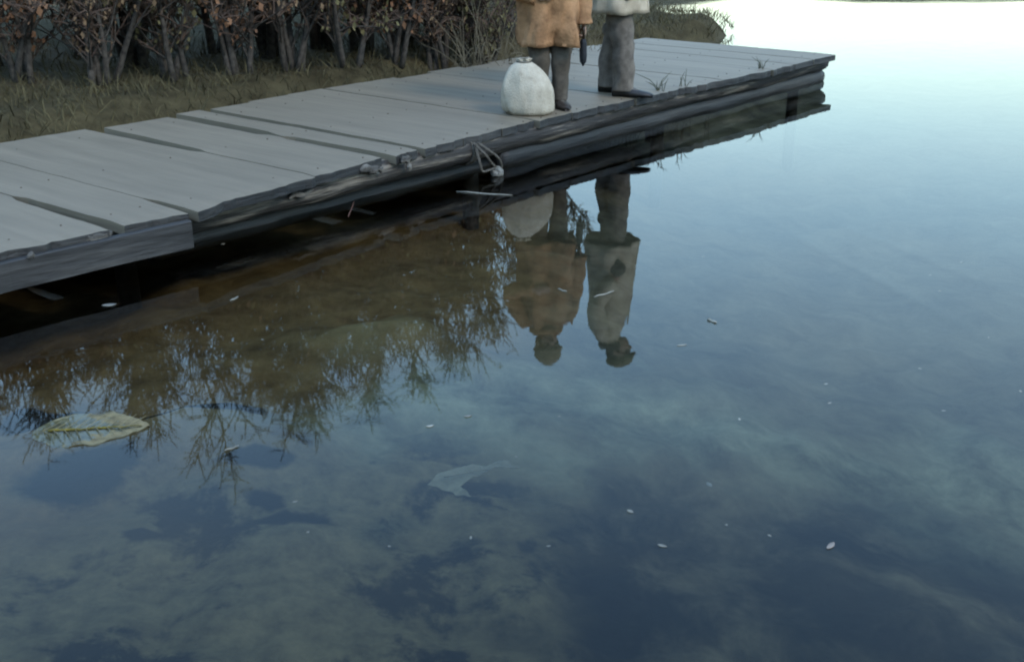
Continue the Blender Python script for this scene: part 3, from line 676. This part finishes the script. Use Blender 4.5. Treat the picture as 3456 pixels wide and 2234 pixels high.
def reeds(x, y, n, hgt, rad, seed, label, mat_):
    r = random.Random(seed); z0 = gz(x, y) - .03; root = empty('reed_clump', (x, y, z0), 0, label, 'reeds', 'reeds by the dock'); mb, hd = MB(), MB()
    for k in range(n):
        a = r.uniform(0, 6.28); q = rad * math.sqrt(r.random()); p = Vector((q * math.cos(a), q * math.sin(a), 0)); h_ = hgt * r.uniform(.55, 1); d = Vector((r.gauss(0, .1), r.gauss(0, .1), 1)).normalized(); pts = [p.copy()]
        bend = Vector((r.gauss(0, .1), r.gauss(0, .1), -.06))
        for j in range(6): d = (d + bend * (.4 if j < 3 else 1.2)).normalized(); p = p + d * h_ / 6; pts.append(p.copy())
        mb.tube(pts, [.005, .005, .0048, .0045, .004, .0034, .002], 3, False)
        for j in (2, 3):
            if r.random() < .8:
                a2 = r.uniform(0, 6.28); lv = [pts[j] + Vector((math.cos(a2), math.sin(a2), 1.3 - 1.2 * s_)) * (s_ * h_ * .22) for s_ in (0, .35, .7, 1.0)]; mb.tube(lv, [.004, .006, .005, .001], 3, False)
    mb.build('stems', mat_, root)
M_REED = mat('dry_reed', (.05, .04, .024), (.10, .082, .05), 4, .85)
for i, (x, y, n, hg, rad, lb) in enumerate([(.42, 12.8, 46, 1.65, .3, 'dry reed clump behind the dock nearest the shrubs'), (.88, 12.9, 40, 1.5, .26, 'dry reed clump behind the dock between the two people'),
        (1.15, 13.3, 26, .75, .3, 'short reed clump behind the taller person'), (-.3, 12.1, 50, 1.5, .3, 'tall reed clump at the right end of the shrubs'), (2.1, 14.2, 22, .7, .35, 'low reed clump farthest along the bank')]):
    reeds(x, y, n, hg, rad, 500 + i, lb, M_REED)
# grass on the bank
rg_ = random.Random(77); mb = MB()
for k in range(16000):
    u = rg_.uniform(-4, 14); n = 2.35 + abs(rg_.gauss(0, 2.2)); q = dk(u, n, 0); z = gz(q.x, q.y)
    if z < .03: continue
    a = rg_.uniform(0, 6.28); h_ = rg_.uniform(.05, .2); wd = .004 + .003 * rg_.random(); l = Vector((rg_.gauss(0, .5), rg_.gauss(0, .5), 1)) * h_
    b = Vector((math.cos(a), math.sin(a), 0)) * wd; p = Vector((q.x, q.y, z - .01)); m1 = p + l * .55
    tip = p + l + Vector((l.x, l.y, -.3 * h_)) * .5
    mb.add([p - b, p + b, m1 + b * .7, m1 - b * .7, tip], [(0, 1, 2, 3), (3, 2, 4)])
gr = mb.build('bank_grass', mat('dry_grass', (.035, .029, .012), (.085, .068, .03), 2.5, .9)); tag(gr, 'short dry grass growing along the bank behind the dock', 'grass', kind='stuff')

# grass tufts rooted in the dock edge
M_TUFT = mat('dark_grass', (.03, .035, .02), (.07, .07, .04), 5, .9)
for i, (u, n, nb_, lb) in enumerate([(6.02, .12, 9, 'small grass tuft rooted in the dock edge just beyond the taller person'), (6.35, .1, 6, 'thin grass tuft on the dock edge, second beyond the taller person'), (7.75, .08, 8, 'grass tuft on the dock edge farthest from the people')]):
    r = random.Random(i + 40); c = dk(u, n, DECK - .005); t = empty('grass_tuft', c, 0, lb, 'grass', 'grass tufts on the dock edge'); mb = MB()
    for k in range(nb_):
        d = Vector((r.gauss(0, .35), r.gauss(0, .35), 1)); h_ = r.uniform(.07, .19); b = Vector((r.gauss(0, .03), r.gauss(0, .02), 0))
        mb.tube([b, b + d * h_ * .5, b + d * h_ + Vector((d.x, d.y, -.4)) * h_ * .35], [.0035, .003, .0012], 4, False)
    mb.build('blades', M_TUFT, t)

# ------------------------------------------------------------------ leaves and drifting bits
def leaf_outline(s_, tipw=1.0): return math.sin(math.pi * min(1, s_ ** .8)) ** .75
def leaf_mesh(L_, W_, curl, wob, seed, nl=26, nw=8, th=.0016, notch=True):
    """blade split along the midrib into two halves; returns (left, right) MBs"""
    out_ = []
    for side in (-1, 1):
        mb = MB(); top = []
        for i in range(nl + 1):
            s_ = i / nl; hw = W_ / 2 * max(.012, leaf_outline(s_)) * (1 + wob * fbm(s_ * 9, side * 3 + seed, .2, 3))
            for j in range(nw + 1):
                q = j / nw; x = (s_ - .5) * L_; y = side * hw * q
                z = curl * (q ** 2.2) * W_ * (.5 + .8 * abs(fbm(s_ * 2.2, side + seed, .7))) + .006 * abs(fbm(x * 22, y * 30, seed)) - .004 * (q < .1)
                vein = .0012 * abs(math.sin((s_ * 11 - q * 1.3) * math.pi)) * (q > .05)
                top.append((x, y, z + vein))
        W1 = nw + 1; nT = len(top); fs = []
        for i in range(nl):
            for j in range(nw):
                q = (i * W1 + j, (i + 1) * W1 + j, (i + 1) * W1 + j + 1, i * W1 + j + 1)
                if side < 0: q = q[::-1]
                fs.append(q); fs.append(tuple(k + nT for k in q[::-1]))
            a, b = i * W1 + nw, (i + 1) * W1 + nw; fs.append((a, b, b + nT, a + nT)); a, b = i * W1, (i + 1) * W1; fs.append((b, a, a + nT, b + nT))
        mb.add(top + [(p[0], p[1], p[2] - th) for p in top], fs); out_.append(mb)
    return out_
M_PALE = mat('pale_leaf', (.04, .031, .014), (.21, .165, .083), 18, .75, .4, 60, c3=(.155, .122, .061), lo=.25, hi=.75)
M_PALE2 = mat('bleached_leaf', (.085, .073, .042), (.15, .13, .08), 14, .7, .5, 60)
def big_leaf(name, x, y, z, L_, W_, rz, seed, label, curl=.10, tilt=(0, 0), bm_=None):
    t = empty(name, (x, y, z), rz, label, 'leaf'); t.rotation_euler = (tilt[0], tilt[1] - .02, rz)
    for h_ in leaf_mesh(L_, W_, curl, .22, seed): h_.build('blade', bm_ or M_PALE, t, smooth=True)
    mb = MB(); mb.tube([(-L_ / 2 + .06 + (L_ - .09) * k / 14, .003 * math.sin(k), .007 + .002 * math.sin(k * 2.1)) for k in range(15)], [.0058 * (1 - .75 * k / 14) for k in range(15)], 6)
    mb.build('midrib', mat('yellow_midrib', (.05, .04, .008), (.19, .145, .015), 30, .6), t, smooth=True)
    mb = MB()
    for k in range(1, 10):
        for sd_ in (-1, 1):
            x0 = -L_ / 2 + L_ * k / 11; hw = W_ / 2 * leaf_outline(k / 11) * .8
            mb.tube([(x0, 0, .008), (x0 + .03, sd_ * hw * .5, .011), (x0 + .055, sd_ * hw, .014 + curl * W_ * .3)], [.0022, .0016, .0008], 4)
    mb.build('veins', mat('leaf_vein', (.11, .09, .045), (.16, .13, .065), 30, .7), t)
    return t
big_leaf('floating_leaf', -1.582, 3.95, -.004, .43, .30, math.radians(6), 3, 'large pale curled leaf with a yellow midrib floating in the near left water', .02)
FRAG = [(-0.167, -0.049), (-0.133, 0.046), (-0.073, 0.074), (-0.013, 0.106), (0.041, 0.087), (0.082, 0.112), (0.117, 0.099), (0.138, 0.055), (0.17, 0.042), (0.112, 0.04), (0.071, 0.055), (0.019, 0.011), (-0.025, -0.04), (-0.05, -0.064), (-0.028, -0.109), (-0.007, -0.157), (-0.05, -0.13), (-0.079, -0.103), (-0.123, -0.071)]
t_ = empty('sunken_leaf', (-0.132, 3.692, -.06), 0, 'pale torn leaf with a thin tail lying just under the surface before the people', 'leaf')
bmf = bmesh.new(); vt = [bmf.verts.new((x, y, 0)) for x, y in FRAG]; fc = bmf.faces.new(vt)
bmesh.ops.triangulate(bmf, faces=[fc]); bmesh.ops.subdivide_edges(bmf, edges=bmf.edges[:], cuts=3, use_grid_fill=True)
for v in bmf.verts: v.co.x += .006 * mn.noise(v.co * 25); v.co.y += .008 * mn.noise(v.co * 25 + Vector((3, 1, 0))); v.co.z = .016 * fbm(v.co.x * 9, v.co.y * 9, 1.5) + .05 * v.co.x
ext = bmesh.ops.extrude_face_region(bmf, geom=bmf.faces[:]); bmesh.ops.translate(bmf, verts=[e for e in ext['geom'] if isinstance(e, bmesh.types.BMVert)], vec=(0, 0, -.002))
bmesh.ops.recalc_face_normals(bmf, faces=bmf.faces[:])
mf = bpy.data.meshes.new('blade'); bmf.to_mesh(mf); bmf.free(); mf.materials.append(M_PALE2); of = bpy.data.objects.new('blade', mf); COL.objects.link(of); of.parent = t_
mb = MB(); mb.tube([(-.11, -.02, .004), (-.05, .0, .006), (.02, .03, .008), (.07, .028, .009), (.105, .012, .009)], [.0025, .0022, .0018, .0014, .0008], 5); mb.build('midrib', M_PALE2, t_, smooth=True)

M_BIT = mat('pale_straw', (.2, .185, .15), (.3, .28, .23), 20, .8)
M_BIT2 = mat('dull_petal', (.10, .095, .08), (.18, .17, .14), 20, .8)
GP = 'bits drifting on the water'
def straw(x0, y0, x1, y1, r, label, m_=M_BIT):
    a, b = Vector((x0, y0, .003)), Vector((x1, y1, .003)); c = (a + b) / 2; d = b - a
    mb = MB(); mb.tube([d * (k / 5 - .5) + Vector((0, 0, .002 * math.sin(k * 1.7))) for k in range(6)], [r * .7, r, r, r * .95, r * .9, r * .5], 6)
    o_ = mb.build('straw', m_, None, smooth=True); o_.location = c; tag(o_, label, 'straw', GP)
def petal(x, y, L_, W_, rz, label, z=.003, m_=M_BIT2, cat='leaf bit'):
    L_ *= .62; W_ *= .62; c = Vector((x, y, z)); mb = MB(); top = []; n = 8
    for i in range(n + 1):
        s_ = i / n; hw = W_ / 2 * max(.08, math.sin(math.pi * s_) ** .7)
        for j in (-1, -.5, 0, .5, 1): top.append(((s_ - .5) * L_, hw * j * (1 + .25 * mn.noise(Vector((s_ * 6, j, x * 20)))), .03 * W_ * j * j + .02 * L_ * (s_ - .5) ** 2 * 4 - .001))
    nT = len(top); fs = []
    for i in range(n):
        for j in range(4):
            f_ = (i * 5 + j, (i + 1) * 5 + j, (i + 1) * 5 + j + 1, i * 5 + j + 1); fs.append(f_); fs.append(tuple(k + nT for k in f_[::-1]))
        fs.append((i * 5, i * 5 + nT, (i + 1) * 5 + nT, (i + 1) * 5)); fs.append((i * 5 + 4, (i + 1) * 5 + 4, (i + 1) * 5 + 4 + nT, i * 5 + 4 + nT))
    mb.add(top + [(p[0], p[1], p[2] - .0015) for p in top], fs)
    o_ = mb.build('leaf_bit', m_, None, smooth=True); o_.location = c; o_.rotation_euler = (0, 0, rz); tag(o_, label, cat, GP)
straw(-0.373, 7.636, 0.003, 7.53, .0042, 'long pale reed stalk floating level just below the rope knot')
straw(0.409, 5.465, 0.514, 5.551, .0035, "pale straw lying across the taller person's reflection")
straw(0.234, 5.592, 0.277, 5.545, .003, "short straw lying across the shorter person's reflection")
straw(0.923, 5.142, 0.956, 5.095, .0065, 'bright white stick alone on the water right of the reflections')
straw(-1.389, 5.406, -1.363, 5.465, .005, 'short pale stick on the dark water below the dock, left of centre', M_BIT2)
straw(-1.038, 3.764, -0.994, 3.805, .004, 'thin pale straw floating right of the large curled leaf', M_BIT2)
straw(-1.017, 6.995, -1.028, 7.37, .003, 'reddish straw upright in the dark reflection of the dock', mat('red_straw', (.12, .06, .045), rough=.8))
petal(-1.967, 5.347, .11, .06, .3, 'dull leaf scrap on the dark water above the large curled leaf')
petal(-1.656, 6.4, .035, .018, 0, 'small pale scrap floating close under the dock fascia', m_=M_BIT)
petal(-0.31, 3.974, .05, .026, .5, 'pale petal floating between the tree reflections and the sunken leaf', m_=M_BIT)
petal(-0.17, 4.063, .05, .028, .3, 'dull scrap floating just above the lone pale petal')
petal(0.756, 4.811, .075, .02, .3, 'thin white scrap floating right of the reflected cap', m_=M_BIT)
petal(0.69, 3.61, .055, .03, 1.9, 'pale curled petal in the near water right of the sunken leaf', -.05)
petal(0.983, 3.116, .08, .03, .9, 'pinkish leaf scrap at the near right of the water', m_=mat('pink_scrap', (.15, .12, .10), (.22, .18, .15), 20, .8))
petal(0.464, 3.116, .05, .024, -.5, 'dull petal drifting left of the pinkish scrap')
petal(0.385, 3.329, .045, .026, -.9, 'grey petal drifting below and left of the curled petal')
ORD += ['fourteenth']
# x, y, length, width, turn
for k, (x, y, l_, w_, a_) in enumerate([(1.059, 6.158, 0.0279, 0.0096, 0.66), (2.45, 6.054, 0.0285, 0.012, 0.38), (2.204, 5.826, 0.0246, 0.0136, 2.8), (2.164, 5.565, 0.0244, 0.015, 3.02), (2.16, 4.91, 0.0209, 0.0113, 1.02), (1.728, 4.544, 0.0249, 0.0127, 2.56), (1.288, 4.379, 0.0339, 0.0133, 0.37), (2.056, 4.304, 0.0313, 0.0142, 1.76), (1.255, 4.19, 0.0315, 0.0133, 0.46), (1.68, 4.117, 0.0305, 0.0093, 3.11), (0.871, 4.038, 0.034, 0.0144, 1.5)]):
    petal(x, y, l_, w_, a_, 'tiny white speck on the open water at the right, %s from the top' % ORD[k], .001, M_BIT)
for k, (x, y, l_, w_, a_) in enumerate([(-1.126, 4.883, 0.0241, 0.015, 2.96), (-0.719, 3.397, 0.0321, 0.0117, 0.58), (-0.644, 3.201, 0.0196, 0.0133, 0.88), (-0.605, 4.726, 0.0184, 0.0093, 2.42), (-0.379, 3.116, 0.0184, 0.0133, 2.77), (-0.569, 5.826, 0.0263, 0.0136, 3.12), (-0.129, 3.167, 0.0338, 0.0111, 1.53), (-0.023, 5.413, 0.0329, 0.0123, 2.38), (0.014, 3.723, 0.0158, 0.0098, 2.58), (0.113, 3.118, 0.0238, 0.0102, 0.2), (0.182, 4.065, 0.0214, 0.0113, 0.45), (0.684, 3.246, 0.0175, 0.0142, 1.2), (0.808, 3.18, 0.027, 0.0138, 2.2)]):
    petal(x, y, l_, w_, a_, 'tiny dull speck in the near or tree-shaded water, %s from the left' % ORD[k], .001, M_BIT2)
